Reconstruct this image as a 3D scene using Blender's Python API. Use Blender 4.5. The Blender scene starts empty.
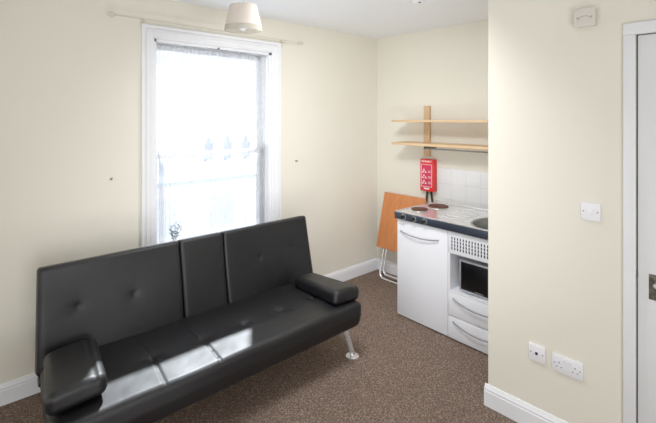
import bpy, bmesh, math, random
from mathutils import Vector, Matrix
random.seed(7)
COL = bpy.context.scene.collection
PI = math.pi

# ------------------------------------------------------------------ materials
GAM = 1.25      # soft tone curve of the photograph, see view_settings.gamma
def srgb(r, g, b):
    f = lambda c: (c/255/12.92) if c/255 <= .04045 else ((c/255+.055)/1.055)**2.4
    return (f(r)**GAM, f(g)**GAM, f(b)**GAM, 1)

def base(name, col, rough=.5, metal=0, coat=0, spec=.5):
    m = bpy.data.materials.new(name); m.use_nodes = True
    nt = m.node_tree; p = nt.nodes['Principled BSDF']
    p.inputs['Base Color'].default_value = col
    p.inputs['Roughness'].default_value = rough
    p.inputs['Metallic'].default_value = metal
    p.inputs['Specular IOR Level'].default_value = spec
    p.inputs['Coat Weight'].default_value = coat
    return m, nt, p

def N(nt, kind, **kw):
    n = nt.nodes.new(kind)
    for k, v in kw.items():
        if k in n.inputs.keys(): n.inputs[k].default_value = v
        else: setattr(n, k, v)
    return n

def noisy(name, c1, c2, scale=8, rough=.5, metal=0, bump=0, bscale=60, coat=0, detail=4, stretch=None, rr=None, spec=.5, dist=.002):
    """procedural: noise-mixed colour with optional fine bump"""
    m, nt, p = base(name, c1, rough, metal, coat, spec)
    L = nt.links.new
    tc = N(nt, 'ShaderNodeTexCoord'); mp = N(nt, 'ShaderNodeMapping')
    if stretch: mp.inputs['Scale'].default_value = stretch
    L(tc.outputs['Object'], mp.inputs['Vector'])
    n = N(nt, 'ShaderNodeTexNoise', Scale=scale, Detail=detail)
    L(mp.outputs[0], n.inputs['Vector'])
    r = N(nt, 'ShaderNodeValToRGB')
    r.color_ramp.elements[0].color = c1; r.color_ramp.elements[1].color = c2
    r.color_ramp.elements[0].position = .3; r.color_ramp.elements[1].position = .7
    L(n.outputs['Fac'], r.inputs['Fac']); L(r.outputs[0], p.inputs['Base Color'])
    if rr:
        mr = N(nt, 'ShaderNodeMapRange'); mr.inputs['To Min'].default_value = rr[0]; mr.inputs['To Max'].default_value = rr[1]
        L(n.outputs['Fac'], mr.inputs['Value']); L(mr.outputs[0], p.inputs['Roughness'])
    if bump:
        b = N(nt, 'ShaderNodeTexNoise', Scale=bscale, Detail=3)
        L(mp.outputs[0], b.inputs['Vector'])
        bb = N(nt, 'ShaderNodeBump', Strength=bump, Distance=dist)
        L(b.outputs['Fac'], bb.inputs['Height']); L(bb.outputs[0], p.inputs['Normal'])
    return m

M = {}
M['wall'] = noisy('cream_emulsion', srgb(230,226,213), srgb(233,229,217), 1.2, .75, bump=.12, bscale=90, spec=.3)
M['ceiling'] = noisy('ceiling_white', srgb(240,242,245), srgb(243,245,247), 1.5, .85, bump=.08, bscale=70, spec=.2)
M['trim'] = noisy('white_gloss_paint', srgb(232,233,236), srgb(238,239,241), 3, .35, spec=.5)
M['door'] = noisy('white_satin_paint', srgb(230,231,232), srgb(235,236,237), 2, .45)
M['plastic'] = noisy('white_plastic', srgb(236,235,240), srgb(240,239,243), 6, .35)
M['screw'] = noisy('steel_screw', srgb(120,120,120), srgb(150,150,150), 30, .4, metal=.8)
M['black'] = noisy('black_plastic', srgb(18,18,20), srgb(24,24,27), 10, .4)
M['dark'] = noisy('dark_void', srgb(30,30,32), srgb(40,40,42), 10, .8)
M['chrome'] = noisy('chrome', srgb(225,225,228), srgb(236,236,238), 1, .2, metal=.75, rr=(.2,.32))
M['steel'] = noisy('stainless_steel', srgb(222,222,221), srgb(228,228,227), 2, .22, metal=.7, rr=(.2,.3), bump=.05, bscale=20, stretch=(1,14,1))
M['brushed'] = noisy('brushed_grey_metal', srgb(140,141,146), srgb(158,159,164), 3, .4, metal=.2)
M['bronze'] = noisy('worn_bronze', srgb(96,90,82), srgb(150,146,138), 60, .35, metal=.85)
M['white_enamel'] = noisy('white_enamel', srgb(232,233,238), srgb(236,237,241), 2, .3, coat=.2)
M['fascia'] = noisy('dark_blue_fascia', srgb(60,67,80), srgb(74,82,96), 2.5, .3, metal=.4)
M['hotplate'] = noisy('brown_hotplate', srgb(86,54,42), srgb(108,70,54), 20, .6, spec=.25, metal=.0, bump=.2, bscale=60)
M['niche'] = noisy('niche_grey', srgb(200,201,204), srgb(208,209,211), 4, .5)
M['mwsilver'] = noisy('microwave_silver', srgb(178,180,186), srgb(192,194,199), 14, .3, metal=.5)
M['mwblack'] = noisy('microwave_glass', srgb(12,13,17), srgb(18,19,24), 5, .3, spec=.3)
M['red'] = noisy('red_plastic', srgb(222,26,30), srgb(230,34,38), 5, .35)
M['pink'] = noisy('magenta_print', srgb(206,30,84), srgb(220,40,96), 9, .4)
M['white_print'] = noisy('white_print', srgb(245,225,228), srgb(250,235,238), 9, .5)
M['strap'] = noisy('black_webbing', srgb(20,20,22), srgb(38,38,40), 90, .7)
M['paper_shade'] = None
M['light_wire'] = noisy('grey_wire', srgb(110,112,112), srgb(130,132,132), 20, .4, metal=.6)
M['rod'] = noisy('pale_rod', srgb(206,198,182), srgb(220,212,198), 20, .35)
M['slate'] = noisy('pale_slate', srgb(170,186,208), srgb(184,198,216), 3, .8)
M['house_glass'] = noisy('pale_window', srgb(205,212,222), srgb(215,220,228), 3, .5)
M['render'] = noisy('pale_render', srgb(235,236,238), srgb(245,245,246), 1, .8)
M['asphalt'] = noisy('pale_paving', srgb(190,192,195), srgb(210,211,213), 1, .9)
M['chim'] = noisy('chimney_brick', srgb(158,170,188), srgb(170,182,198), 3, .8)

def leather():
    m, nt, p = base('black_leather', srgb(24,24,29), .42, spec=.37)
    L = nt.links.new
    tc = N(nt, 'ShaderNodeTexCoord')
    v = N(nt, 'ShaderNodeTexVoronoi', Scale=320); L(tc.outputs['Object'], v.inputs['Vector'])
    n = N(nt, 'ShaderNodeTexNoise', Scale=5, Detail=5); L(tc.outputs['Object'], n.inputs['Vector'])
    mr = N(nt, 'ShaderNodeMapRange'); mr.inputs['To Min'].default_value = .40; mr.inputs['To Max'].default_value = .60
    L(n.outputs['Fac'], mr.inputs['Value']); L(mr.outputs[0], p.inputs['Roughness'])
    r = N(nt, 'ShaderNodeValToRGB')
    r.color_ramp.elements[0].color = srgb(5,6,12); r.color_ramp.elements[1].color = srgb(9,10,18)
    L(n.outputs['Fac'], r.inputs['Fac']); L(r.outputs[0], p.inputs['Base Color'])
    b1 = N(nt, 'ShaderNodeBump', Strength=.12, Distance=.001); L(v.outputs['Distance'], b1.inputs['Height'])
    n2 = N(nt, 'ShaderNodeTexNoise', Scale=14, Detail=3); L(tc.outputs['Object'], n2.inputs['Vector'])
    b2 = N(nt, 'ShaderNodeBump', Strength=.22, Distance=.006); L(n2.outputs['Fac'], b2.inputs['Height'])
    L(b1.outputs[0], b2.inputs['Normal']); L(b2.outputs[0], p.inputs['Normal'])
    return m
M['leather'] = leather()

def carpet():
    m, nt, p = base('brown_carpet', srgb(90,72,64), .95, spec=.1)
    L = nt.links.new
    tc = N(nt, 'ShaderNodeTexCoord')
    n = N(nt, 'ShaderNodeTexNoise', Scale=150, Detail=4, Roughness=.75); L(tc.outputs['Object'], n.inputs['Vector'])
    v = N(nt, 'ShaderNodeTexVoronoi', Scale=120); L(tc.outputs['Object'], v.inputs['Vector'])
    mx = N(nt, 'ShaderNodeMath', operation='MULTIPLY_ADD'); L(v.outputs['Distance'], mx.inputs[0])
    mx.inputs[1].default_value = .45; L(n.outputs['Fac'], mx.inputs[2])
    r = N(nt, 'ShaderNodeValToRGB'); cr = r.color_ramp
    cr.elements[0].position = .38; cr.elements[0].color = srgb(64,52,46)
    cr.elements[1].position = .95; cr.elements[1].color = srgb(164,146,132)
    e = cr.elements.new(.62); e.color = srgb(102,85,76)
    L(mx.outputs[0], r.inputs['Fac'])
    big = N(nt, 'ShaderNodeTexNoise', Scale=2.5, Detail=2); L(tc.outputs['Object'], big.inputs['Vector'])
    mr = N(nt, 'ShaderNodeMapRange'); mr.inputs['To Min'].default_value = .85; mr.inputs['To Max'].default_value = 1.12
    L(big.outputs['Fac'], mr.inputs['Value'])
    mm = N(nt, 'ShaderNodeMixRGB', blend_type='MULTIPLY'); mm.inputs[0].default_value = 1
    L(r.outputs[0], mm.inputs[1]); L(mr.outputs[0], mm.inputs[2]); L(mm.outputs[0], p.inputs['Base Color'])
    b = N(nt, 'ShaderNodeBump', Strength=.8, Distance=.006); L(mx.outputs[0], b.inputs['Height']); L(b.outputs[0], p.inputs['Normal'])
    return m
M['carpet'] = carpet()

def wood(name, c1, c2, axis='Y', scale=1.0, rough=.45):
    st = {'Y': (14, 1.2, 14), 'Z': (14, 14, 1.2), 'X': (1.2, 14, 14)}[axis]
    m, nt, p = base(name, c1, rough)
    L = nt.links.new
    tc = N(nt, 'ShaderNodeTexCoord'); mp = N(nt, 'ShaderNodeMapping'); mp.inputs['Scale'].default_value = [s*scale for s in st]
    L(tc.outputs['Object'], mp.inputs['Vector'])
    n = N(nt, 'ShaderNodeTexNoise', Scale=3, Detail=5, Distortion=.6); L(mp.outputs[0], n.inputs['Vector'])
    r = N(nt, 'ShaderNodeValToRGB')
    r.color_ramp.elements[0].color = c1; r.color_ramp.elements[1].color = c2
    r.color_ramp.elements[0].position = .3; r.color_ramp.elements[1].position = .7
    L(n.outputs['Fac'], r.inputs['Fac']); L(r.outputs[0], p.inputs['Base Color'])
    return m
M['pine'] = wood('light_pine', srgb(214,182,140), srgb(228,200,162), 'Y')
M['pine_post'] = wood('light_pine_post', srgb(204,172,134), srgb(216,186,150), 'Z')
M['orange_wood'] = wood('orange_beech', srgb(206,130,74), srgb(218,146,90), 'Z', .6)
M['edge_wood'] = wood('beech_edge', srgb(170,96,50), srgb(188,116,70), 'Y', .6)

def tiles():
    m, nt, p = base('white_tiles', srgb(235,236,238), .12, coat=.3)
    L = nt.links.new
    tc = N(nt, 'ShaderNodeTexCoord')
    sx = N(nt, 'ShaderNodeSeparateXYZ'); L(tc.outputs['Object'], sx.inputs[0])
    def joint(out, off):
        a = N(nt, 'ShaderNodeMath', operation='SUBTRACT'); L(out, a.inputs[0]); a.inputs[1].default_value = off
        d = N(nt, 'ShaderNodeMath', operation='PINGPONG'); L(a.outputs[0], d.inputs[0]); d.inputs[1].default_value = .075
        s = N(nt, 'ShaderNodeMath', operation='LESS_THAN'); L(d.outputs[0], s.inputs[0]); s.inputs[1].default_value = .0016
        return s
    j1 = joint(sx.outputs['Y'], 2.221-30*.15); j2 = joint(sx.outputs['Z'], 1.21-15*.15)
    mx = N(nt, 'ShaderNodeMath', operation='MAXIMUM'); L(j1.outputs[0], mx.inputs[0]); L(j2.outputs[0], mx.inputs[1])
    c = N(nt, 'ShaderNodeMixRGB'); c.inputs[1].default_value = srgb(232,232,232); c.inputs[2].default_value = srgb(206,206,204)
    L(mx.outputs[0], c.inputs[0]); L(c.outputs[0], p.inputs['Base Color'])
    b = N(nt, 'ShaderNodeBump', Strength=.5, Distance=.002, invert=True); L(mx.outputs[0], b.inputs['Height']); L(b.outputs[0], p.inputs['Normal'])
    return m
M['tiles'] = tiles()

def curtain_mat():
    m = bpy.data.materials.new('net_lace'); m.use_nodes = True; nt = m.node_tree; nt.nodes.clear(); L = nt.links.new
    out = N(nt, 'ShaderNodeOutputMaterial')
    tr = N(nt, 'ShaderNodeBsdfTransparent'); tl = N(nt, 'ShaderNodeBsdfTranslucent'); df = N(nt, 'ShaderNodeBsdfDiffuse')
    tl.inputs['Color'].default_value = (.18,.185,.195,1); df.inputs['Color'].default_value = (.9,.91,.93,1)
    cl = N(nt, 'ShaderNodeMixShader'); cl.inputs[0].default_value = .35; L(tl.outputs[0], cl.inputs[1]); L(df.outputs[0], cl.inputs[2])
    tc = N(nt, 'ShaderNodeTexCoord')
    n = N(nt, 'ShaderNodeTexNoise', Scale=11, Detail=6, Roughness=.65); L(tc.outputs['Object'], n.inputs['Vector'])
    mr = N(nt, 'ShaderNodeMapRange'); mr.inputs['From Min'].default_value = .35; mr.inputs['From Max'].default_value = .7
    mr.inputs['To Min'].default_value = .66; mr.inputs['To Max'].default_value = .42
    L(n.outputs['Fac'], mr.inputs['Value'])
    mix = N(nt, 'ShaderNodeMixShader'); L(mr.outputs[0], mix.inputs[0]); L(tr.outputs[0], mix.inputs[1]); L(cl.outputs[0], mix.inputs[2])
    L(mix.outputs[0], out.inputs['Surface'])
    return m
M['lace'] = curtain_mat()

def glass_mat():
    m = bpy.data.materials.new('window_glass'); m.use_nodes = True; nt = m.node_tree; nt.nodes.clear(); L = nt.links.new
    out = N(nt, 'ShaderNodeOutputMaterial'); tr = N(nt, 'ShaderNodeBsdfTransparent'); gl = N(nt, 'ShaderNodeBsdfGlossy')
    gl.inputs['Roughness'].default_value = .02; tr.inputs['Color'].default_value = (.96,.98,1,1)
    lw = N(nt, 'ShaderNodeLayerWeight', Blend=.5); pw = N(nt, 'ShaderNodeMath', operation='POWER'); pw.inputs[1].default_value = 5
    L(lw.outputs['Facing'], pw.inputs[0]); fr = N(nt, 'ShaderNodeMath', operation='MULTIPLY_ADD'); L(pw.outputs[0], fr.inputs[0])
    fr.inputs[1].default_value = .8; fr.inputs[2].default_value = .04; mix = N(nt, 'ShaderNodeMixShader')
    L(fr.outputs[0], mix.inputs[0]); L(tr.outputs[0], mix.inputs[1]); L(gl.outputs[0], mix.inputs[2]); L(mix.outputs[0], out.inputs['Surface'])
    return m
M['glass'] = glass_mat()

def shade_mat(name, col, a, tf):
    m = bpy.data.materials.new(name); m.use_nodes = True; nt = m.node_tree; nt.nodes.clear(); L = nt.links.new
    out = N(nt, 'ShaderNodeOutputMaterial'); tl = N(nt, 'ShaderNodeBsdfTranslucent'); df = N(nt, 'ShaderNodeBsdfDiffuse')
    tc = N(nt, 'ShaderNodeTexCoord'); n = N(nt, 'ShaderNodeTexNoise', Scale=40, Detail=3)
    L(tc.outputs['Object'], n.inputs['Vector'])
    r = N(nt, 'ShaderNodeValToRGB'); r.color_ramp.elements[0].color = tuple(c*.93 for c in col[:3])+(1,); r.color_ramp.elements[1].color = col
    L(n.outputs['Fac'], r.inputs['Fac']); L(r.outputs[0], tl.inputs['Color']); L(r.outputs[0], df.inputs['Color'])
    mix = N(nt, 'ShaderNodeMixShader'); mix.inputs[0].default_value = a; L(df.outputs[0], mix.inputs[1]); L(tl.outputs[0], mix.inputs[2])
    tr = N(nt, 'ShaderNodeBsdfTransparent'); m2 = N(nt, 'ShaderNodeMixShader'); m2.inputs[0].default_value = tf
    L(mix.outputs[0], m2.inputs[1]); L(tr.outputs[0], m2.inputs[2]); L(m2.outputs[0], out.inputs['Surface'])
    return m
M['shade'] = shade_mat('cream_fabric_shade', srgb(238,230,221), .35, .0)
M['shade_band'] = shade_mat('sheer_shade_band', srgb(216,212,200), .4, .35)

# ------------------------------------------------------------------ mesh helpers
def bm_new(): return bmesh.new()

def box(bm, a, b, bev=0, seg=2):
    """axis aligned box from corner a to corner b, optionally bevelled"""
    t = bmesh.new()
    r = bmesh.ops.create_cube(t, size=1)
    c = [(a[i]+b[i])/2 for i in range(3)]; s = [abs(b[i]-a[i]) for i in range(3)]
    for v in t.verts: v.co = Vector([c[i]+v.co[i]*s[i] for i in range(3)])
    if bev: bmesh.ops.bevel(t, geom=t.edges[:], offset=bev, segments=seg, profile=.5, affect='EDGES')
    merge(bm, t)

def merge(bm, t, mtx=None):
    me = bpy.data.meshes.new('tmp')
    t.normal_update(); t.to_mesh(me); t.free()
    if mtx: me.transform(mtx)
    bm.from_mesh(me); bpy.data.meshes.remove(me)

def tube(bm, pts, r, seg=12, caps=True, flat=None):
    """tube swept along a polyline; r may be a number or list"""
    pts = [Vector(p) for p in pts]; n = len(pts)
    rs = r if isinstance(r, (list, tuple)) else [r]*n
    rings = []; up = None
    for i, p in enumerate(pts):
        d = (pts[min(i+1, n-1)]-pts[max(i-1, 0)]).normalized()
        if up is None:
            up = Vector((0,0,1)) if abs(d.z) < .9 else Vector((1,0,0))
        x = d.cross(up).normalized(); up = x.cross(d).normalized()
        ring = []
        for k in range(seg):
            a = 2*PI*k/seg; sx, sy = (flat or (1, 1))
            ring.append(bm.verts.new(p+x*math.cos(a)*rs[i]*sx+up*math.sin(a)*rs[i]*sy))
        rings.append(ring)
    for i in range(n-1):
        for k in range(seg):
            bm.faces.new((rings[i][k], rings[i][(k+1) % seg], rings[i+1][(k+1) % seg], rings[i+1][k]))
    if caps:
        bm.faces.new(rings[0][::-1]); bm.faces.new(rings[-1])

def lathe(bm, c, prof, axis=(0,0,1), seg=32, closed=False):
    """profile [(r, h)] revolved about axis through c"""
    ax = Vector(axis).normalized()
    q = Vector((0,0,1)).rotation_difference(ax); c = Vector(c)
    rings = []
    for r, h in prof:
        if r < 1e-6: rings.append([bm.verts.new(c+q @ Vector((0,0,h)))])
        else: rings.append([bm.verts.new(c+q @ Vector((r*math.cos(2*PI*k/seg), r*math.sin(2*PI*k/seg), h))) for k in range(seg)])
    for a, b in zip(rings, rings[1:]):
        for k in range(seg):
            k2 = (k+1) % seg
            if len(a) == 1 and len(b) == 1: continue
            if len(a) == 1: bm.faces.new((a[0], b[k2], b[k]))
            elif len(b) == 1: bm.faces.new((a[k], a[k2], b[0]))
            else: bm.faces.new((a[k], a[k2], b[k2], b[k]))

def prism(bm, prof, a, b, nrm):
    """extrude 2D profile [(out, z)] from a to b (floor points); out is along nrm"""
    a, b, nrm = Vector(a), Vector(b), Vector(nrm)
    r0 = [bm.verts.new(a+nrm*o+Vector((0,0,z))) for o, z in prof]
    r1 = [bm.verts.new(b+nrm*o+Vector((0,0,z))) for o, z in prof]
    n = len(prof)
    for i in range(n):
        bm.faces.new((r0[i], r0[(i+1) % n], r1[(i+1) % n], r1[i]))
    bm.faces.new(r0[::-1]); bm.faces.new(r1)

def soft(size, rad, n, disp=None, mtx=None, bm=None):
    """rounded soft box (full size) centred on origin with displacement disp(p, nrm)->p"""
    bm = bm or bmesh.new(); h = [s/2 for s in size]
    t = bmesh.new()
    vd = {}
    def vert(i, j, k):
        key = (i, j, k)
        if key not in vd:
            vd[key] = t.verts.new((-1+2*i/n[0], -1+2*j/n[1], -1+2*k/n[2]))
        return vd[key]
    def quad(*ks): t.faces.new([vert(*k) for k in ks])
    for i in range(n[0]):
        for j in range(n[1]):
            quad((i,j,0),(i,j+1,0),(i+1,j+1,0),(i+1,j,0)); quad((i,j,n[2]),(i+1,j,n[2]),(i+1,j+1,n[2]),(i,j+1,n[2]))
    for i in range(n[0]):
        for k in range(n[2]):
            quad((i,0,k),(i+1,0,k),(i+1,0,k+1),(i,0,k+1)); quad((i,n[1],k),(i,n[1],k+1),(i+1,n[1],k+1),(i+1,n[1],k))
    for j in range(n[1]):
        for k in range(n[2]):
            quad((0,j,k),(0,j,k+1),(0,j+1,k+1),(0,j+1,k)); quad((n[0],j,k),(n[0],j+1,k),(n[0],j+1,k+1),(n[0],j,k+1))
    rr = rad if isinstance(rad, (list, tuple)) else [rad]*3
    for v in t.verts:
        p = Vector([v.co[i]*h[i] for i in range(3)])
        inner = Vector([max(-h[i]+rr[i], min(h[i]-rr[i], p[i])) for i in range(3)])
        d = p-inner
        dn = Vector([d[i]/rr[i] for i in range(3)])
        if dn.length > 1e-6:
            # map cube-ish offset on to an ellipsoid
            m = max(abs(c) for c in dn); dn = dn.normalized()*m
            p = inner+Vector([dn[i]*rr[i] for i in range(3)])
        nrm = Vector([dn[i] if rr[i] else 0 for i in range(3)])
        if nrm.length > 1e-6: nrm.normalize()
        if disp: p = disp(p, nrm)
        v.co = p
    merge(bm, t, mtx)
    return bm

def obj(name, bm, mat, parent=None, smooth=True, angle=40, **props):
    me = bpy.data.meshes.new(name)
    bmesh.ops.recalc_face_normals(bm, faces=bm.faces[:])
    bm.to_mesh(me); bm.free()
    if smooth:
        for p in me.polygons: p.use_smooth = True
        try: me.set_sharp_from_angle(angle=math.radians(angle))
        except Exception: pass
    me.materials.append(mat)
    o = bpy.data.objects.new(name, me); COL.objects.link(o)
    if parent: 
        o.parent = parent
        o.matrix_parent_inverse = Matrix.Translation(parent.location).inverted()
    for k, v in props.items(): o[k] = v
    return o

def thing(name, label, cat, loc=(0,0,0), group=None, kind=None):
    o = bpy.data.objects.new(name, None); COL.objects.link(o); o.location = loc
    o.empty_display_size = .05
    o['label'] = label; o['category'] = cat
    if group: o['group'] = group
    if kind: o['kind'] = kind
    return o

def struct(name, bm, mat, label, cat, **kw):
    o = obj(name, bm, mat, None, **kw); o['kind'] = 'structure'; o['label'] = label; o['category'] = cat
    return o

# ------------------------------------------------------------------ room shell
WX, WY, PX, PY, HC = 3.652, 3.168, 2.40, 1.218, 2.59       # kitchen wall x, window wall y, partition x, partition corner y
LX, RY = -1.0, -1.1
OX0, OX1, OZ0, OZ1 = 1.16, 2.20, .66, 2.285                 # window opening

b = bm_new(); box(b, (LX-.2, RY-.2, -.1), (WX+.2, WY+.32, 0)); struct('floor', b, M['carpet'], 'brown speckled carpet covering the whole floor', 'floor')
b = bm_new(); box(b, (LX-.2, RY-.2, HC), (WX+.2, WY+.32, HC+.1)); struct('ceiling', b, M['ceiling'], 'plain white ceiling', 'ceiling')
b = bm_new()
T = .185
for a, c in (((LX-.2, WY, 0), (OX0, WY+T, HC)), ((OX1, WY, 0), (WX+.2, WY+T, HC)), ((OX0, WY, 0), (OX1, WY+T, OZ0)), ((OX0, WY, OZ1), (OX1, WY+T, HC))): box(b, a, c)
struct('wall_back', b, M['wall'], 'cream painted wall with the sash window in it', 'wall')
b = bm_new(); box(b, (WX, PY-.1, 0), (WX+.2, WY, HC)); struct('wall_kitchen', b, M['wall'], 'cream wall behind the kitchenette and shelves', 'wall')
DY1, DY0, DZ = .497, -.29, 2.092                            # door opening in partition
b = bm_new()
for a, c in (((PX, DY1, 0), (PX+.1, PY, HC)), ((PX, RY, 0), (PX+.1, DY0, HC)), ((PX, DY0, DZ), (PX+.1, DY1, HC)), ((PX+.1, PY-.1, 0), (WX, PY, HC))): box(b, a, c)
struct('wall_right', b, M['wall'], 'cream partition wall with light switch and sockets, right of the kitchenette', 'wall')
b = bm_new(); box(b, (LX-.2, RY-.2, 0), (LX, WY, HC)); struct('wall_left', b, M['wall'], 'cream wall on the left, outside the view', 'wall')
b = bm_new(); box(b, (LX, RY-.2, 0), (PX+.1, RY, HC)); struct('wall_front', b, M['wall'], 'cream wall behind the viewer', 'wall')

# baseboards with moulded top
BP = [(0,0), (.018,0), (.018,.085), (.0145,.092), (.016,.1), (.009,.112), (.005,.122), (0,.124)]
def baseboard(name, segs, label):
    b = bm_new()
    for a, c, n in segs: prism(b, BP, a, c, n)
    struct(name, b, M['trim'], label, 'baseboard', angle=20)
baseboard('baseboard_back', [((LX, WY, 0), (WX, WY, 0), (0,-1,0))], 'white moulded skirting board along the window wall')
baseboard('baseboard_kitchen', [((WX, WY-.018, 0), (WX, PY, 0), (-1,0,0))], 'white skirting board behind the folded table')
baseboard('baseboard_right', [((PX, DY1+.055, 0), (PX, PY+.018, 0), (-1,0,0)), ((PX, PY, 0), (WX-.02, PY, 0), (0,1,0))], 'white moulded skirting board below the wall sockets')
baseboard('baseboard_left', [((LX, RY, 0), (LX, WY-.02, 0), (1,0,0))], 'white skirting board on the left wall')

# ------------------------------------------------------------------ window
W = thing('window_1', 'white framed sash window with moulded casing, bright daylight behind it', 'window', ((OX0+OX1)/2, WY, OZ0), kind='structure')
b = bm_new()
CW = .092
def casing_v(x0, sgn):      # stepped moulding, built as nested boxes
    for w0, w1, d in ((.001, CW, .018), (.0, .022, .032), (.032, .046, .026), (.066, .08, .024)):
        xa, xb = x0+sgn*(CW-w1), x0+sgn*(CW-w0)
        box(b, (min(xa, xb), WY-d, OZ0-.05), (max(xa, xb), WY+.001, OZ1+CW-w1), .0015, 1)
def casing_h():
    for w0, w1, d in ((.001, CW, .018), (.0, .022, .032), (.032, .046, .026), (.066, .08, .024)):
        box(b, (OX0-CW+w0, WY-d, OZ1+CW-w1), (OX1+CW-w0, WY+.001, OZ1+CW-w0), .002, 1)
casing_v(OX0, -1); casing_v(OX1, 1); casing_h()
obj('window_casing', b, M['trim'], W, angle=25)
b = bm_new()
box(b, (OX0-.12, WY-.07, OZ0-.03), (OX1+.12, WY+.09, OZ0), .006)
obj('window_sill', b, M['trim'], W)
b = bm_new()      # box frame lining
box(b, (OX0, WY, OZ0), (OX0+.022, WY+.2, OZ1)); box(b, (OX1-.022, WY, OZ0), (OX1, WY+.2, OZ1)); box(b, (OX0, WY, OZ1-.022), (OX1, WY+.2, OZ1))
box(b, (OX0, WY+.08, OZ0), (OX1, WY+.2, OZ0+.02))
obj('window_frame', b, M['trim'], W)
ZM = 1.405
def sash(y, z0, z1, name):
    b = bm_new(); s = .038
    x0, x1 = OX0+.022, OX1-.022
    box(b, (x0, y, z0), (x0+s, y+.035, z1), .004); box(b, (x1-s, y, z0), (x1, y+.035, z1), .004)
    box(b, (x0, y, z0), (x1, y+.035, z0+s), .004); box(b, (x0, y, z1-s), (x1, y+.035, z1), .004)
    o = obj(name, b, M['trim'], W)
    b = bm_new(); box(b, (x0+s, y+.015, z0+s), (x1-s, y+.019, z1-s)); obj('pane', b, M['glass'], o)
sash(WY+.13, ZM-.02, OZ1-.022, 'upper_sash'); sash(WY+.09, OZ0+.02, ZM+.02, 'lower_sash')

# net curtain, gathered on a wire
def net_curtain():
    t = thing('net_curtain', 'sheer white net curtain hanging across the whole sash window', 'curtain', ((OX0+OX1)/2, WY+.03, OZ1-.02))
    b = bm_new(); nx, nz = 260, 60; zt, zb = 2.262, .70
    grid = []
    for j in range(nz+1):
        w = j/nz; z = zt+(zb-zt)*w; row = []
        for i in range(nx+1):
            u = i/nx
            x = 1.192+(2.172-1.192)*u
            edge = max(0, 1-min(u, 1-u)/.13)
            low = max(0, min(1, (w-.42)/.15))
            top = max(0, 1-w/.03)
            amp = .0014+.009*edge*low+.003*top
            y = WY+.035+amp*math.sin(u*170+2.1*math.sin(u*23)+.6*w)+.004*math.sin(u*37+w*3)
            # sides draw inward a little below the meeting rail
            x += (.022*low*edge)*(1 if u < .5 else -1)
            row.append(b.verts.new((x, y, z-.012*abs(math.sin(u*40))*(1 if j == nz else 0))))
        grid.append(row)
    for j in range(nz):
        for i in range(nx): b.faces.new((grid[j][i], grid[j][i+1], grid[j+1][i+1], grid[j+1][i]))
    obj('net_cloth', b, M['lace'], t)
    # gathered side folds below the meeting rail
    for sx, x0, x1 in ((1, 1.187, 1.262), (-1, 2.175, 2.075)):
        b = bm_new(); n = 40; rows = []
        for j in range(21):
            w = j/20; z = 1.47+(zb-1.47)*w; row = []
            wd = min(1, .35+w*3)
            for i in range(n+1):
                u = i/n; row.append(b.verts.new((x0+(x1-x0)*u*wd, WY+.052+.006*math.sin(u*34+w*1.5), z)))
            rows.append(row)
        for j in range(20):
            for i in range(n): b.faces.new((rows[j][i], rows[j][i+1], rows[j+1][i+1], rows[j+1][i]))
        obj('side_fold', b, M['lace'], t)
    b = bm_new()        # ruched heading
    tube(b, [(1.185+.99*i/60, WY+.035+.003*math.sin(i*1.7), 2.252+.002*math.sin(i*2.3)) for i in range(61)], .009, 8)
    obj('heading', b, M['lace'], t)
net_curtain()
t = thing('curtain_wire', 'thin dark grey wire carrying the net curtain at top of window', 'curtain wire', (OX0+.02, WY+.035, 2.266))
b = bm_new(); tube(b, [(OX0+.004, WY+.012, 2.272), (1.68, WY+.012, 2.264), (OX1-.004, WY+.012, 2.27)], .0045, 8); obj('wire', b, M['light_wire'], t)
for x in (OX0+.006, 1.68, OX1-.006):
    b = bm_new(); lathe(b, (x, WY-.016, 2.272 if x != 1.68 else 2.266), [(0,-.004), (.007,-.003), (.007,.02), (0,.022)], (0,1,0), 12)
    obj('hook', b, M['light_wire'], t)

# curtain rod on brackets above the casing
t = thing('curtain_rod', 'slim pale curtain pole with looped ends above the window', 'curtain rod', (1.68, WY, 2.40))
b = bm_new(); RYY = WY-.06
tube(b, [(.885, RYY, 2.402), (2.465, RYY, 2.402)], .0042, 10); obj('rod', b, M['rod'], t)
for x, s in ((.86, -1), (2.495, 1)):
    b = bm_new()
    tube(b, [(x+.016*math.cos(a), RYY, 2.402+.016*math.sin(a)) for a in [2*PI*k/18 for k in range(19)]], .0042, 8, caps=False)
    tube(b, [(x+s*.022+.009*math.cos(a), RYY, 2.402+.009*math.sin(a)) for a in [2*PI*k/14 for k in range(15)]], .003, 8, caps=False)
    lathe(b, (x-s*.024, RYY, 2.402), [(0,-.012), (.008,-.008), (.0095,0), (.008,.008), (0,.012)], (1,0,0), 14)
    obj('finial', b, M['rod'], t)
for x in (1.075, 2.31):
    b = bm_new(); box(b, (x-.011, WY-.006, 2.345), (x+.011, WY, 2.415), .002)
    tube(b, [(x, WY-.004, 2.385), (x, RYY+.01, 2.385), (x, RYY-.006, 2.392), (x, RYY-.008, 2.402)], .004, 8)
    obj('bracket', b, M['rod'], t)
# tieback hooks either side of the window
for x, z, l in ((.872, 1.28, 'small dark tieback hook on the wall left of the window'), (2.486, 1.294, 'small dark tieback hook on the wall right of the window')):
    t = thing('wall_hook', l, 'hook', (x, WY, z))
    b = bm_new(); lathe(b, (x, WY, z), [(0,0), (.009,0), (.008,-.004), (0,-.005)], (0,1,0), 16); obj('base_disc', b, M['brushed'], t)
    b = bm_new(); tube(b, [(x, WY-.003, z), (x, WY-.018, z-.002), (x, WY-.024, z+.004), (x, WY-.024, z+.012)], .003, 8); obj('hook', b, M['bronze'], t)

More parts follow.
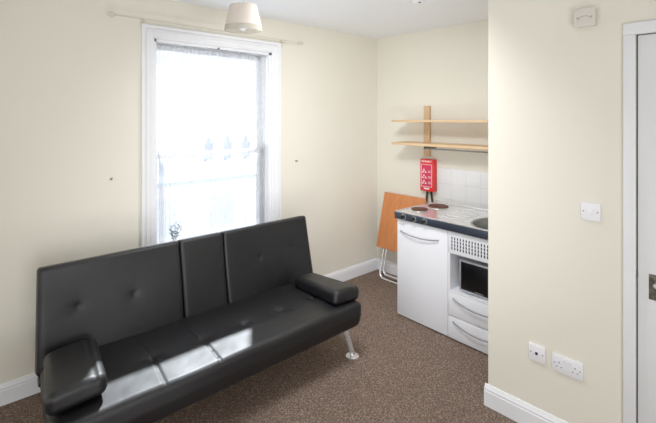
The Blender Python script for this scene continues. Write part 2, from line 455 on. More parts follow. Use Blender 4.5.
# small pot plant standing on the sill, its tip showing over the sofa back
t = thing('potted_plant', 'tiny wispy grey-green plant on the window sill behind the sofa', 'plant', (1.30, WY-.025, OZ0))
PXc, PYc = 1.30, WY-.028
M['leaf'] = noisy('grey_green_leaf', srgb(92,118,126), srgb(128,152,158), 30, .5)
M['pot'] = noisy('pale_pot', srgb(196,196,198), srgb(210,210,212), 12, .5)
b = bm_new(); lathe(b, (PXc, PYc, OZ0), [(0,0), (.022,0), (.029,.05), (.031,.052), (.031,.06), (.027,.06), (.024,.045), (0,.045)], seg=24); obj('pot', b, M['pot'], t)
bl = bm_new(); bs = bm_new(); rng = random.Random(3)
for k in range(9):
    a = k*2.4; sp = .015+.035*rng.random(); tip = Vector((PXc+sp*1.3*math.cos(a), PYc-.01+.02*math.sin(a), .845+.07*rng.random()))
    p0 = Vector((PXc, PYc, OZ0+.045)); mid = (p0*.45+tip*.55); mid.x = PXc+(tip.x-PXc)*.3
    tube(bs, [p0, mid, tip], [.0016,.0014,.0008], 6)
    for j in range(6):
        f = .55+.45*j/5; c = mid.lerp(tip, (f-.5)*2); d = Vector((math.cos(a+j*2.2), .25*math.sin(a+j*2.2), .5)).normalized(); L_ = .020; sd = d.cross(Vector((0,1,0))).normalized()*.0042
        vs = [bl.verts.new(p) for p in (c, c+d*L_*.45+sd, c+d*L_, c+d*L_*.45-sd)]; bl.faces.new(vs)
obj('stems', bs, M['leaf'], t); obj('leaves', bl, M['leaf'], t)

# ------------------------------------------------------------------ outside
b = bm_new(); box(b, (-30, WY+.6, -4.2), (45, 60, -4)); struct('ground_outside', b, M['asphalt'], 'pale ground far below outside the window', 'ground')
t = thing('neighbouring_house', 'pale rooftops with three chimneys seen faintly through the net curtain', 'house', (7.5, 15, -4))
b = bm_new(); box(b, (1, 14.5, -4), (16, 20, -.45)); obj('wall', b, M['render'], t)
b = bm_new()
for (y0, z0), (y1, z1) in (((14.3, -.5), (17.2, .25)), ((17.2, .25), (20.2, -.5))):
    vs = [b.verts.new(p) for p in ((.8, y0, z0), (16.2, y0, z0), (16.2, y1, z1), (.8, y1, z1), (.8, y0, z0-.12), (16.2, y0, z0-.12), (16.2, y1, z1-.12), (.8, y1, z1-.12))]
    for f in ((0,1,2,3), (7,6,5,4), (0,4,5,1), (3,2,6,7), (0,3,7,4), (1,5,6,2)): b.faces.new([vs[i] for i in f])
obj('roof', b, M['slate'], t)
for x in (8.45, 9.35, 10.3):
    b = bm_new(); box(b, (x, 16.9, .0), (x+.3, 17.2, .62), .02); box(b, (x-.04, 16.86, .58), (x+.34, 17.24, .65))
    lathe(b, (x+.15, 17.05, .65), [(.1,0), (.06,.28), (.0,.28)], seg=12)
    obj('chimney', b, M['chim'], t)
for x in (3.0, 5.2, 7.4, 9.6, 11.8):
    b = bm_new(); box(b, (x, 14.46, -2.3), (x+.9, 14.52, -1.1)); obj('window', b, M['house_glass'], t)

# ------------------------------------------------------------------ sofa
S = thing('sofa_bed', 'black faux leather click-clack sofa bed with tufted back and chrome legs', 'sofa', (1.34, 2.42, 0))
SX0, SX1, SYF, SZ = .395, 2.20, 2.035, .415
def seg_line(x, y, pts, w, d):
    """depth of a stitched channel made of polyline pts at (x, y)"""
    best = 1e9
    for (ax, ay), (bx, by) in zip(pts, pts[1:]):
        dx, dy = bx-ax, by-ay; L2 = dx*dx+dy*dy
        k = max(0, min(1, ((x-ax)*dx+(y-ay)*dy)/L2))
        best = min(best, math.hypot(x-ax-k*dx, y-ay-k*dy))
    return d*math.exp(-(best/w)**2)
def tuft(x, y, pts, w, d):
    s = 0
    for px, py in pts:
        r = math.hypot(x-px, y-py); s += d*(.6*math.exp(-(r/w)**2)+.4*math.exp(-(r/(w*2.8))**2))
    return s
SL = SX1-SX0; SD = .70; ST = .185
cx, cy, cz = (SX0+SX1)/2, SYF+SD/2, SZ-ST/2
seat_tufts = [(.58, 2.34), (.858, 2.34), (1.135, 2.34), (1.42, 2.34), (1.70, 2.34), (1.98, 2.34)]
seat_seams = [[(.858, 2.75), (.858, 2.34), (.82, 2.0)], [(1.135, 2.75), (1.135, 2.34), (1.10, 2.0)]]
def seat_disp(p, n):
    wx, wy = p.x+cx, p.y+cy
    d = 0
    if n.z > .3 or p.z > ST/2-.03:
        d += tuft(wx, wy, seat_tufts, .022, .021)
        for s in seat_seams: d += seg_line(wx, wy, s, .006, .006)
        d += .010*math.exp(-((wy-2.06)/.10)**2) * 0
    q = p.copy(); q.z -= d
    if p.x < 0: q.x += .10*(wy-2.7)*(-p.x/(SL/2))**2
    # front edge bulges and overhangs
    if p.y < -SD/2+.06: q.y += .035*max(0, .5-(p.z+ST/2)/ST*1.0)**1*1.4
    # surface falls back toward the crease
    if p.z > 0: q.z -= .03*max(0, (wy-2.25)/.5)
    # gentle undulation
    if p.z > 0: q.z += .003*math.sin(wx*11.3)*math.cos(wy*9)
    return q
b = soft((SL, SD, ST), (.05, .034, .034), (220, 80, 16), seat_disp, Matrix.Translation((cx, cy, cz)))
obj('seat', b, M['leather'], S, angle=60)
b = bm_new()
for y in (2.14, 2.60): box(b, (SX0+.08, y, .195), (SX1-.08, y+.04, .232), .004)
for x in (SX0+.10, 1.32, SX1-.14): box(b, (x, 2.14, .2), (x+.04, 2.64, .23), .004)
obj('metal_frame', b, M['black'], S)

# backrest: three leather sections on the same lean
BT = .085; ZB, ZT = .33, .878
lean = math.atan2(.085, ZT-.38)
def back_mtx(xc): return Matrix.Translation((xc, 2.688, .385)) @ Matrix.Rotation(-lean, 4, 'X')
BH = (ZT-ZB)/math.cos(lean)
def back(x0, x1, tufts, lines=(), nm='backrest_panel', sheet=0):
    w = x1-x0; xc = (x0+x1)/2
    zc = BH/2-.055/math.cos(lean)
    def disp(p, n):
        q = p.copy()
        fl = .022*(.5-p.z/BH)
        if x0 < .6 and p.x < 0: q.x += fl*2*p.x/w
        if x1 > 2.0 and p.x > 0: q.x += fl*2*p.x/w
        if p.y < 0:
            d = tuft(p.x+xc, p.z+zc+.385, tufts, .018, .011)
            for s in lines: d += seg_line(p.x+xc, p.z+zc+.385, s, .006, .004)
            q.y += d
            e = min(1, (w/2-abs(p.x))/.03); q.y += .004*(1-e)
            q.y -= .004*math.sin((p.x+xc)*7)*math.cos(p.z*9)
        return q
    nx = max(30, int(w*110))
    m = back_mtx(xc) @ Matrix.Translation((0, BT/2, zc))
    b = soft((w+.003, BT, BH), (.014, .02, .022), (nx, 10, 66), disp, m)
    return obj(nm, b, M['leather'], S, angle=60)
back(.40, 1.186, [(.585, .635), (.885, .622)])
back(1.192, 1.508, [])
back(1.514, 2.285, [(1.795, .645), (2.08, .662)])
b = bm_new()
mt = back_mtx(0)
tt = bmesh.new(); box(tt, (SX0+.05, BT+.0, .02), (SX1-.05, BT+.02, .42), .004); merge(b, tt, mt)
obj('backrest_frame', b, M['black'], S)
# pivot knobs at both ends
for x, s in ((.405, -1), (2.275, 1)):
    b = bm_new(); lathe(b, (x+s*(-.01), 2.70, .30), [(0,0), (.03,0), (.03,.02), (.025,.03), (0,.034)] if s > 0 else [(0,0), (.03,0), (.03,-.02), (.025,-.03), (0,-.034)], (1,0,0), 20)
    obj('hinge_cap', b, M['black'], S)
# arm cushions
def arm(xc, yc, zc, roll, yaw, taper, shear=0, ln=.52):
    def disp(p, n):
        q = p.copy()
        k = (p.y+.27)/.54           # 0 front .. 1 back
        q.z += .006*math.cos(p.x*12)*(1 if p.z > 0 else 0)
        q.z = q.z*(1-.12*k)-.032*k; q.x *= 1-taper*k; q.x += shear*p.y
        if p.z > 0: q.z -= .006*math.exp(-((p.x-.075)/.008)**2)
        return q
    m = Matrix.Translation((xc, yc, zc)) @ Matrix.Rotation(yaw, 4, 'Z') @ Matrix.Rotation(roll, 4, 'Y') 
    b = soft((.245, ln, .10), (.04, .035, .036), (26, 50, 14), disp, m)
    return obj('arm_cushion', b, M['leather'], S, angle=60)
arm(2.105, 2.34, .462, math.radians(4), math.radians(-2), .22)
arm(.482, 2.36, .480, math.radians(-3), 0, .0, .14, .49)
# chrome legs with disc feet
for x, y, sx, sy in ((2.105, 2.125, 1, -.1), (.575, 2.125, -1, -.1), (2.105, 2.62, 1, .3), (.575, 2.62, -1, .3)):
    b = bm_new(); f = (x+sx*.07, y+sy*.05, .0)
    tube(b, [(x, y, .222), (f[0], f[1], .012)], .02, 18)
    o = obj('leg', b, M['chrome'], S)
    b = bm_new(); lathe(b, (f[0], f[1], 0), [(0,0), (.047,0), (.047,.006), (.03,.011), (.02,.016), (0,.016)], seg=28); obj('foot_disc', b, M['chrome'], o)

# ------------------------------------------------------------------ folded table against kitchen wall
t = thing('folding_table', 'folded orange wood table leaning on the wall beside the kitchenette', 'table', (3.5, 2.74, 0))
xt, zt_, xb, zb_ = 3.615, .888, 3.475, .318
ax = Vector((xt-xb, 0, zt_-zb_)); hgt = ax.length; th = math.atan2(xt-xb, zt_-zb_)
m = Matrix.Translation((xb, 0, zb_)) @ Matrix.Rotation(th, 4, 'Y')
tt = bmesh.new(); box(tt, (-.004, 2.49, 0), (.018, 3.03, hgt), .004); b = bm_new(); merge(b, tt, m); obj('tabletop', b, M['orange_wood'], t)
def Lp(x, y, z): return m @ Vector((x, y, z))
def arc_leg(yo, yi, xo, floor_z, nm):
    # U shaped tube: down the outer side, curve, along the floor, curve, up
    b = bm_new(); R = .055
    zf = floor_z
    def P(y, z):      # leg frame plane: continues the lean of the table
        return Vector((xb+(z-zb_)*math.tan(th)+xo, y, z))
    pts = [P(yo, .46), P(yo, zf+R)]
    for k in range(1, 8):
        a = k/8*PI/2; pts.append(P(yo-R+R*math.cos(a), zf+R-R*math.sin(a)))
    pts += [P(yo-R, zf), P(yi+R, zf)]
    for k in range(1, 8):
        a = k/8*PI/2; pts.append(P(yi+R-R*math.sin(a), zf+R-R*math.cos(a)))
    pts += [P(yi, zf+R), P(yi, .46)]
    tube(b, pts, .0115, 12); obj(nm, b, M['chrome'], t)
arc_leg(2.955, 2.54, .038, .0125, 'leg_frame'); arc_leg(2.935, 2.56, .064, .045, 'leg_frame')
for y in (2.59, 2.90):
    b = bm_new(); box(b, (xb+.055, y-.02, .42), (xb+.085, y+.02, .50), .003); obj('hinge_bracket', b, M['brushed'], t)

# ------------------------------------------------------------------ kitchenette
KX, KB, KY1, KYM, KY0, KZ = 2.92, 3.50, 2.31, 1.797, 1.27, .90
# fridge
F = thing('fridge', 'white under-counter fridge with curved grey handle below the hotplates', 'fridge', (3.2, (KY1+KYM)/2, 0))
b = bm_new(); box(b, (KX+.045, KYM+.006, .04), (KB, KY1-.004, .812), .004); box(b, (KX+.07, KYM+.02, 0), (KB-.02, KY1-.02, .05)); obj('body', b, M['white_enamel'], F)
b = bm_new(); box(b, (KX, KYM+.004, .012), (KX+.038, KY1-.003, .828), .005); dr = obj('door', b, M['white_enamel'], F)
def bow(y0, y1, z, sag, parent, r=.0042):
    b = bm_new(); n = 20; pts = [(KX+.002, y0, z)]
    for i in range(n+1):
        u = i/n; s = 4*u*(1-u); pts.append((KX-.012-.012*s, y0+(y1-y0)*u, z-sag*s))
    pts.append((KX+.002, y1, z)); tube(b, pts, r, 10, flat=(1, 1.2)); obj('handle', b, M['brushed'], parent, label='curved grey metal handle')
bow(2.262, 1.885, .735, .018, dr)
b = bm_new()
for i in range(7): box(b, (KX-.0008, 2.285-.0072*i-.0045, .789), (KX+.001, 2.285-.0072*i, .7945))
obj('badge', b, M['brushed'], dr, label='tiny grey maker badge')
# drawer cabinet
C = thing('drawer_cabinet', 'white kitchenette cabinet with vent grille, open niche and two drawers', 'cabinet', (3.2, (KY0+KYM)/2, 0))
b = bm_new()
box(b, (KX+.02, KYM-.016, .02), (KB, KYM, .812)); box(b, (KX+.02, KY0, .02), (KB, KY0+.016, .812))
box(b, (KX+.02, KY0+.016, .02), (KB, KYM-.016, .036)); box(b, (KX+.003, KY0+.016, .362), (KB, KYM-.0165, .378)); box(b, (KX+.02, KY0+.016, .66), (KB, KYM-.016, .676))
box(b, (KB-.012, KY0+.016, .036), (KB, KYM-.016, .66)); box(b, (KX+.05, KY0+.01, 0), (KB-.02, KYM-.01, .02))
box(b, (KX+.0005, KYM-.018, .362), (KX+.02, KYM-.0005, .662)); box(b, (KX+.0005, KY0, .362), (KX+.02, KY0+.018, .662))
obj('body', b, M['white_enamel'], C)
b = bm_new(); box(b, (KX, KY0, .662), (KX+.018, KYM-.001, .828), .002); gp = obj('vent_panel', b, M['white_enamel'], C)
b = bm_new()
yy = KYM-.030
while yy > KY0+.03:
    for r_ in range(4): box(b, (KX-.0008, yy-.0105, .692+.026*r_), (KX+.004, yy, .692+.026*r_+.021))
    yy -= .0245
obj('vent_slots', b, M['dark'], gp, kind='stuff', label='grille of dark upright slots')
for z0, z1, hz in ((.184, .360, .322), (.012, .178, .145)):
    b = bm_new(); box(b, (KX, KY0, z0), (KX+.018, KYM-.001, z1), .003); box(b, (KX+.018, KY0+.03, z0+.02), (KX+.42, KYM-.03, z1-.03)); d = obj('drawer', b, M['white_enamel'], C)
    bow(1.745, 1.325, hz, .036, d)
# microwave in the niche
mw = thing('microwave', 'small silver microwave with black glass door inside the cabinet niche', 'microwave', (3.15, 1.5, .378))
MX = KX+.028
b = bm_new(); box(b, (MX+.012, 1.295, .386), (MX+.33, 1.716, .626), .006); obj('body', b, M['mwsilver'], mw)
b = bm_new(); box(b, (MX, 1.395, .386), (MX+.014, 1.716, .626), .004); fr = obj('door', b, M['mwsilver'], mw)
b = bm_new(); box(b, (MX-.0025, 1.405, .402), (MX+.003, 1.702, .612), .002); obj('door_glass', b, M['mwblack'], fr, label='black glass door panel')
b = bm_new()
for i in range(8): box(b, (MX-.0034, 1.585-.0085*i-.006, .409), (MX-.0024, 1.585-.0085*i, .414))
obj('maker_mark', b, M['mwsilver'], fr)
b = bm_new(); box(b, (MX, 1.295, .386), (MX+.014, 1.392, .626), .004); pn = obj('control_panel', b, M['mwblack'], mw)
for z in (.46, .55):
    b = bm_new(); lathe(b, (MX, 1.344, z), [(0,-.018), (.018,-.016), (.021,0), (0,.0)], (1,0,0), 20); obj('dial', b, M['mwsilver'], pn)
for y in (1.33, 1.68):
    for x in (MX+.04, MX+.29):
        b = bm_new(); lathe(b, (x, y, .378), [(0,0), (.012,0), (.012,.012), (0,.012)], seg=12); obj('foot', b, M['black'], mw)

# worktop with hotplates and sink
K = thing('kitchenette_worktop', 'stainless steel worktop with dark control strip, two hotplates and sink', 'worktop', (3.2, 1.79, .82))
BXc, BYc, BR = 3.15, 1.495, .225
b = bm_new()
X0, X1, Y0, Y1, Z0, Z1 = KX-.022, KB, KY0-.02, KY1+.006, .868, .90
outer = [b.verts.new(p) for p in ((X0, Y0, Z1), (X1, Y0, Z1), (X1, Y1, Z1), (X0, Y1, Z1))]
inner = [b.verts.new((BXc+BR*math.cos(2*PI*k/48), BYc+BR*.88*math.sin(2*PI*k/48), Z1)) for k in range(48)]
es = [b.edges.new((outer[i], outer[(i+1) % 4])) for i in range(4)]+[b.edges.new((inner[i], inner[(i+1) % 48])) for i in range(48)]
bmesh.ops.triangle_fill(b, use_beauty=True, edges=es)
# remove any fill inside the bowl
for f in [f for f in b.faces if math.hypot(f.calc_center_median().x-BXc, (f.calc_center_median().y-BYc)/.88) < BR*.93 and all(v in inner for v in f.verts)]: b.faces.remove(f)
low = [b.verts.new((v.co.x, v.co.y, Z0)) for v in outer]
for i in range(4): b.faces.new((outer[i], outer[(i+1) % 4], low[(i+1) % 4], low[i]))
box(b, (KB-.018, Y0, .899), (KB, Y1, .918), .004)        # rear upstand
box(b, (X0+.002, Y0, .8995), (X0+.012, Y1, .904), .002)  # raised front lip
box(b, (X0+.002, Y1-.011, .8995), (KB-.01, Y1-.001, .904), .002)
obj('worktop', b, M['steel'], K, angle=30)
b = bm_new()
lathe(b, (0, 0, 0), [(.0,-.15), (.1,-.15), (.16,-.14), (.2,-.11), (.21,-.01), (.215,0), (.227,.0035), (.235,.001)], seg=48)
for v in b.verts: v.co = Vector((BXc+v.co.x, BYc+v.co.y*.88, Z1+v.co.z))
M['bowl'] = noisy('dull_sink_steel', srgb(150,151,150), srgb(164,165,164), 3, .3, metal=.7)
obj('sink_bowl', b, M['bowl'], K)
b = bm_new(); lathe(b, (BXc, BYc, Z1-.15), [(0,.004), (.02,.004), (.032,.006), (.036,.001)], seg=24); obj('plug_hole', b, M['chrome'], K)
b = bm_new()        # drainer ridges left of the bowl
for i in range(5):
    x = 3.02+.07*i; tube(b, [(x, 1.725, .8995), (x, 1.745, .902), (x, 1.93, .902), (x, 1.95, .8995)], .0045, 8)
obj('drainer_ridges', b, M['steel'], K)
b = bm_new(); box(b, (KX-.025, Y0, .838), (KX+.02, Y1+.001, .8965), .003)
fa = obj('control_fascia', b, M['fascia'], K, label='dark blue grey control strip')
for y in (2.215, 2.108, 2.0):
    b = bm_new(); lathe(b, (KX-.0255, y, .866), [(.024,0), (.024,-.002), (.019,-.002)], (1,0,0), 28); obj('knob_bezel', b, M['chrome'], fa)
    b = bm_new(); lathe(b, (KX-.0255, y, .866), [(0,-.022), (.015,-.021), (.017,-.016), (.019,-.004), (.0205,0), (0,0)], (1,0,0), 24)
    box(b, (KX-.05, y-.003, .852), (KX-.044, y+.003, .880), .001); obj('knob', b, M['black'], fa)
for (x, y, r) in ((3.085, 2.195, .073), (3.315, 2.165, .09)):
    b = bm_new(); lathe(b, (x, y, .9), [(0,.012), (r*.28,.012), (r*.3,.014), (r*.93,.014), (r,.011), (r,.001)], seg=40)
    hp = obj('hotplate', b, M['hotplate'], K, label='round brown solid hotplate')
    b = bm_new(); lathe(b, (x, y, .9), [(r+.001,.004), (r+.005,.003), (r+.006,0)], seg=40); obj('rim', b, M['steel'], hp)

# the units stand very slightly askew to the wall
KP = Vector((2.935, 2.31, 0)); KA = math.radians(-2.3); KR = Matrix.Rotation(KA, 3, 'Z')
for o_ in (F, C, K, mw):
    o_.location = KP+KR @ (o_.location-KP); o_.rotation_euler = (0, 0, KA)

# splash tiles
b = bm_new(); box(b, (WX-.008, PY, .86), (WX, 2.371, 1.21), .0015, 1)
struct('trim_1', b, M['tiles'], 'white square splashback tiles above the worktop', 'tiles')

# ------------------------------------------------------------------ wall shelf
t = thing('wall_shelf', 'light pine two-tier wall shelf above the kitchenette', 'shelf', (WX, 2.2, 1.32))
for y in (2.492, 1.44):
    b = bm_new(); box(b, (WX-.03, y-.034, 1.315), (WX, y+.034, 1.822), .003); obj('post', b, M['pine_post'], t)
SHX = 3.36
for z0, z1 in ((1.660, 1.682), (1.434, 1.458)):
    b = bm_new(); box(b, (SHX, 1.30, z0), (WX-.0305, 2.73, z1), .003); obj('shelf_board', b, M['pine'], t)
b = bm_new(); tube(b, [(SHX+.10, 2.40, 1.405), (SHX+.10, 1.32, 1.405)], .006, 10); obj('rail', b, M['brushed'], t, label='thin dark rail under the lower board')
for y in (2.40, 1.35):
    b = bm_new(); box(b, (SHX+.09, y-.006, 1.398), (WX-.001, y+.006, 1.434), .002); obj('bracket', b, M['bronze'], t)

# ------------------------------------------------------------------ fire blanket
t = thing('fire_blanket', 'red wall mounted fire blanket case with black pull tapes over the hotplates', 'fire blanket', (WX, 2.46, .98))
FX, FY0, FY1, FZ0, FZ1 = 3.585, 2.385, 2.545, .968, 1.288
b = bm_new(); box(b, (FX, FY0, FZ0), (WX, FY1, FZ1), .008, 3); cs = obj('case', b, M['red'], t)
b = bm_new(); box(b, (FX-.0015, FY0+.022, FZ0+.05), (FX+.001, FY1-.022, FZ1-.055), .0005, 1); obj('instruction_panel', b, M['pink'], cs, label='magenta instruction panel')
b = bm_new()    # white outline round the panel and small instruction pictures
ya, yb, za, zb2 = FY0+.018, FY1-.018, FZ0+.046, FZ1-.05
for a, c in (((ya, za), (yb, za+.004)), ((ya, zb2-.004), (yb, zb2)), ((ya, za), (ya+.004, zb2)), ((yb-.004, za), (yb, zb2))): box(b, (FX-.0025, a[0], a[1]), (FX-.0012, c[0], c[1]))
for i in range(3):
    z = FZ0+.075+.055*i; y = FY1-.05
    for k, (dy, dz) in enumerate(((0, .02), (-.02, 0), (.012, 0))): 
        vs = [b.verts.new((FX-.0026, y+dy+q, z+dz+w)) for q, w in ((0, .022), (-.012, 0), (.012, 0))]; b.faces.new(vs)
    for k in range(3): box(b, (FX-.0026, FY0+.03, z+.008*k+.004), (FX-.0014, FY0+.062, z+.008*k+.0065))
box(b, (FX-.0026, FY0+.05, FZ0+.022), (FX-.0014, FY1-.05, FZ0+.036))
obj('instruction_marks', b, M['white_print'], cs)
def text(s, size, loc, rot, mat, parent, name='lettering', sx=1):
    cu = bpy.data.curves.new(name, 'FONT'); cu.body = s; cu.size = size; cu.extrude = .0006; cu.align_x = 'CENTER'; cu.align_y = 'CENTER'; cu.offset = size*.02
    o = bpy.data.objects.new('tmp', cu); COL.objects.link(o)
    dg = bpy.context.evaluated_depsgraph_get(); me = bpy.data.meshes.new_from_object(o.evaluated_get(dg))
    bpy.data.objects.remove(o)
    me.transform(Matrix.Translation(loc) @ rot @ Matrix.Diagonal((sx, 1, 1, 1)))
    bb = bm_new(); bb.from_mesh(me); return obj(name, bb, mat, parent)
# letters read left to right along -Y, facing -X
RX = Matrix(((0,0,-1,0), (-1,0,0,0), (0,1,0,0), (0,0,0,1)))
text('FIRE BLANKET', .022, (FX-.0012, (FY0+FY1)/2, FZ1-.022), RX, M['white_print'], cs, sx=.85)
text('FIRE', .02, (FX-.0012, (FY0+FY1)/2, FZ1-.041), RX, M['white_print'], cs, sx=1.0) if False else None
for y, dy in ((2.475, .012), (2.432, -.012)):
    b = bm_new(); tt = bmesh.new(); box(tt, (-.0015, -.013, -.105), (.0015, .013, .012), .001, 1)
    merge(b, tt, Matrix.Translation((FX+.03, y, FZ0-.002)) @ Matrix.Rotation(math.radians(8)*(1 if dy < 0 else -1)*-1, 4, 'X'))
    obj('pull_tape', b, M['strap'], t, label='black pull tape')

# ------------------------------------------------------------------ switches and sockets on the partition
def plate(name, label, cat, yc, zc, w, h, d=.010):
    t = thing(name, label, cat, (PX, yc, zc-h/2))
    b = bm_new(); box(b, (PX-d, yc-w/2, zc-h/2), (PX, yc+w/2, zc+h/2), .003, 2); pl = obj('faceplate', b, M['plastic'], t)
    return t, pl
def screw(y, z, x, parent):
    b = bm_new(); lathe(b, (x, y, z), [(0,-.0014), (.0032,-.001), (.0036,0)], (1,0,0), 12); obj('screw', b, M['screw'], parent)
t, pl = plate('light_switch', 'white square light switch beside the door frame', 'light switch', .680, 1.234, .088, .088)
b = bm_new(); tt = bmesh.new(); box(tt, (-.004, -.0085, -.014), (.002, .0085, .014), .002); merge(b, tt, Matrix.Translation((PX-.0105, .680, 1.234)) @ Matrix.Rotation(.12, 4, 'Y')); obj('rocker', b, M['plastic'], t)
for s in (-1, 1): screw(.680+s*.031, 1.234, PX-.010, t)
t, pl = plate('aerial_socket', 'white square aerial socket, left of the double power socket', 'socket', .938, .423, .088, .088)
b = bm_new(); lathe(b, (PX-.010, .938, .423), [(0,-.001), (.0035,-.001), (.005,-.006), (.0065,-.006), (.0075,0)], (1,0,0), 18); obj('coaxial_port', b, M['dark'], t, label='dark round aerial port')
for s in (-1, 1): screw(.938+s*.031, .423, PX-.010, t)
t, pl = plate('double_socket', 'white double power socket, low on the wall near the door', 'socket', .787, .415, .148, .088)
for s in (-1, 1):
    yc = .787+s*.038
    for nm, (dy, dz, w, h) in (('earth_hole', (0, .010, .004, .009)), ('pin_hole', (-.011, -.012, .007, .004)), ('pin_hole', (.011, -.012, .007, .004))):
        b = bm_new(); box(b, (PX-.0106, yc+dy-w/2, .412+dz-h/2), (PX-.009, yc+dy+w/2, .412+dz+h/2)); obj(nm, b, M['dark'], t)
    b = bm_new(); box(b, (PX-.014, .787+s*.012-.0055, .432), (PX-.008, .787+s*.012+.0055, .448), .0015); obj('rocker', b, M['plastic'], t)
    screw(.787+s*.06, .415, PX-.010, t)
# surface box high up
M['off_white'] = noisy('aged_white_plastic', srgb(216,211,200), srgb(220,216,206), 6, .4)
t = thing('isolator_box', 'white surface mounted box high on the wall above the light switch', 'wall box', (PX, .70, 2.15))
b = bm_new(); box(b, (PX-.035, .653, 2.155), (PX, .741, 2.243), .004); obj('back_box', b, M['off_white'], t)
b = bm_new(); box(b, (PX-.043, .651, 2.153), (PX-.035, .743, 2.245), .003); fp = obj('faceplate', b, M['off_white'], t)
b = bm_new(); tube(b, [(PX-.0435, .697+.028*math.cos(a), 2.188+.018*math.sin(a)) for a in [PI*k/12 for k in range(13)]], .0012, 6); obj('embossed_arc', b, M['brushed'], fp)
for s in (-1, 1): screw(.697+s*.032, 2.199, PX-.043, t)

# ------------------------------------------------------------------ door
D = thing('door_1', 'white painted door with dark metal handle plate at right edge', 'door', (PX, .1, 0), kind='structure')
b = bm_new(); box(b, (PX+.006, DY0+.004, .006), (PX+.046, DY1-.0085, DZ-.007), .002); lf = obj('door_leaf', b, M['door'], D)
b = bm_new()
for a, c in (((PX-.018, DY1-.004, 0), (PX+.001, DY1+.045, DZ-.004)), ((PX-.018, DY0-.052, 0), (PX+.001, DY0+.004, DZ-.004)), ((PX-.018, DY0-.052, DZ-.004), (PX+.001, DY1+.045, DZ+.052))): box(b, a, c, .004, 2)
obj('architrave', b, M['trim'], D, angle=25)
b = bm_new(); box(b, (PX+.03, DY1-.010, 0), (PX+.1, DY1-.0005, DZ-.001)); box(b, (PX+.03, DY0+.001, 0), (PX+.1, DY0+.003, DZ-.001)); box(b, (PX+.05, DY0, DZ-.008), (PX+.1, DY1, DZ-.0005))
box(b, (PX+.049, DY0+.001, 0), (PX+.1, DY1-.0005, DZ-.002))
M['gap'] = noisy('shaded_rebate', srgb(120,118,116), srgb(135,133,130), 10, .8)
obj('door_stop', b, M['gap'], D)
b = bm_new(); box(b, (PX+.004, .374, .868), (PX+.007, .447, .985), .001, 1)
hp = obj('handle_plate', b, M['bronze'], lf, label='dark worn metal handle plate')
b = bm_new(); tube(b, [(PX+.004, .415, .945), (PX-.03, .415, .945), (PX-.045, .405, .945), (PX-.048, .385, .945), (PX-.046, .31, .940)], [.011,.009,.009,.0085,.007], 12)
obj('lever_handle', b, M['chrome'], hp)
b = bm_new(); box(b, (PX+.002, DY1-.010, .955), (PX+.02, DY1-.001, .985), .001, 1); obj('latch_bolt', b, M['bronze'], lf)

# ------------------------------------------------------------------ ceiling things
t = thing('pendant_lamp', 'cream tapered fabric pendant lampshade hanging in front of the window', 'lamp', (1.30, 2.15, HC))
lc = Vector((1.301, 2.151, 0))
tilt = Matrix.Translation((lc.x, lc.y, 2.30)) @ Matrix.Rotation(math.radians(3), 4, (0.7381,-.6747,0)) 
ZS = 2.205
def sh(prof, name, mat, par):
    tt = bmesh.new(); lathe(tt, (0, 0, ZS-2.30), prof, seg=48); b = bm_new(); merge(b, tt, tilt); return obj(name, b, mat, par)
shd = sh([(.104,.03), (.103,.036), (.088,.10), (.077,.148), (.0755,.148), (.0865,.10), (.1015,.036), (.1025,.03)], 'lamp_shade', M['shade'], t)
sh([(.109,.0), (.105,.031), (.1035,.031), (.1075,.0)], 'sheer_band', M['shade_band'], shd)
b = bm_new(); tube(b, [(lc.x, lc.y, 2.32), (lc.x, lc.y, HC)], .003, 8); obj('cord', b, M['plastic'], t)
b = bm_new(); lathe(b, (lc.x, lc.y, HC), [(0,-.03), (.02,-.028), (.04,-.01), (.045,0), (0,0)], seg=28); obj('ceiling_rose', b, M['plastic'], t)
b = bm_new(); lathe(b, (lc.x, lc.y, 2.27), [(0,.055), (.012,.055), (.02,.04), (.02,0), (0,0)], seg=20); obj('bulb_holder', b, M['plastic'], t)
b = bm_new()
for k in range(3):
    a = k*2*PI/3; tube(b, [(lc.x+.019*math.cos(a), lc.y+.019*math.sin(a), 2.30), (lc.x+.077*math.cos(a), lc.y+.077*math.sin(a), 2.345)], .0018, 6)
obj('shade_carrier', b, M['rod'], t)
b = bm_new(); lathe(b, (lc.x, lc.y, 2.27), [(0,-.065), (.012,-.063), (.024,-.05), (.029,-.035), (.024,-.016), (.013,0)], seg=24); obj('bulb', b, M['plastic'], t)

t = thing('smoke_detector', 'round white smoke detector on the ceiling', 'smoke detector', (2.72, 1.96, HC))
dc = (2.62, 1.87)
b = bm_new(); lathe(b, (dc[0], dc[1], HC), [(0,-.042), (.03,-.042), (.045,-.036), (.052,-.024), (.06,-.02), (.066,-.012), (.068,0), (0,0)], seg=40); obj('body', b, M['plastic'], t)
b = bm_new(); lathe(b, (dc[0]-.022, dc[1]-.024, HC-.0425), [(0,-.002), (.008,-.002), (.009,.002)], seg=16); obj('test_button', b, M['dark'], t)

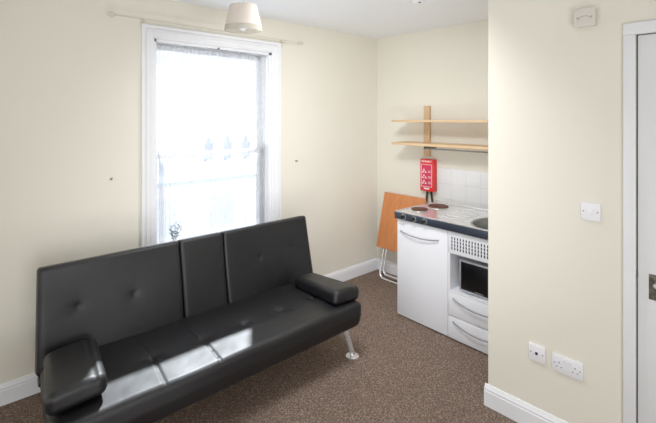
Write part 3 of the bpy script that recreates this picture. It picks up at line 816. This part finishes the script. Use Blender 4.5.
# ------------------------------------------------------------------ light
sc = bpy.context.scene
w = bpy.data.worlds.new('sky'); sc.world = w; w.use_nodes = True
bg = w.node_tree.nodes['Background']; bg.inputs['Color'].default_value = (.93, .96, 1.0, 1); bg.inputs['Strength'].default_value = 2.1
def lamp(kind, name, loc, dirv, energy, col=(1,1,1), size=1, sy=None):
    l = bpy.data.lights.new(name, kind); l.energy = energy; l.color = col
    if kind == 'AREA':
        l.size = size
        if sy: l.shape = 'RECTANGLE'; l.size_y = sy
    if kind == 'SUN': l.angle = math.radians(size)
    if kind == 'POINT': l.shadow_soft_size = size
    o = bpy.data.objects.new(name, l); COL.objects.link(o); o.location = loc
    o.rotation_euler = Vector(dirv).to_track_quat('-Z', 'Y').to_euler()
    return o
lamp('SUN', 'sun', (4, 6, 5), (-.69, -1.02, -1), 19, (.95,.98,1), 1.4)
WCOL = (.98, .985, 1)
lamp('AREA', 'centre_fill', (1.75, 1.8, 2.55), (.4, .4, -1), 33, WCOL, .7, .5).data.spread = math.radians(140)  # added fill below the ceiling, no fitting there; brightens the kitchen alcove
lamp('AREA', 'low_fill', (.6, 1.1, .3), (.8, .75, 1), 8, WCOL, .6, .6).data.spread = math.radians(110)  # unseen fill added near the floor to lift the ceiling tone
lamp('AREA', 'left_fill', (-.9, 2.0, 1.3), (1, .06, .0), 4, WCOL, 1.1, 1.6).data.spread = math.radians(90)  # added fill by the left wall for the kitchenette fronts, no real source
lamp('AREA', 'rear_fill', (.2, -.9, 1.0), (.2, 1, .0), 40, WCOL, 1.4, 1.4)  # added fill behind the viewer that evens out the walls

# ------------------------------------------------------------------ camera
cam = bpy.data.cameras.new('camera'); co = bpy.data.objects.new('camera', cam); COL.objects.link(co)
co.location = (0, 0, 1.70); co.rotation_euler = (PI/2, 0, math.radians(47.57-90))
cam.sensor_fit = 'HORIZONTAL'; cam.sensor_width = 36; cam.lens = 36*425/656
cam.shift_y = (118-211.5)/656; cam.clip_start = .02
sc.camera = co
sc.view_settings.view_transform = 'Standard'; sc.view_settings.look = 'None'; sc.view_settings.exposure = 0; sc.view_settings.gamma = GAM
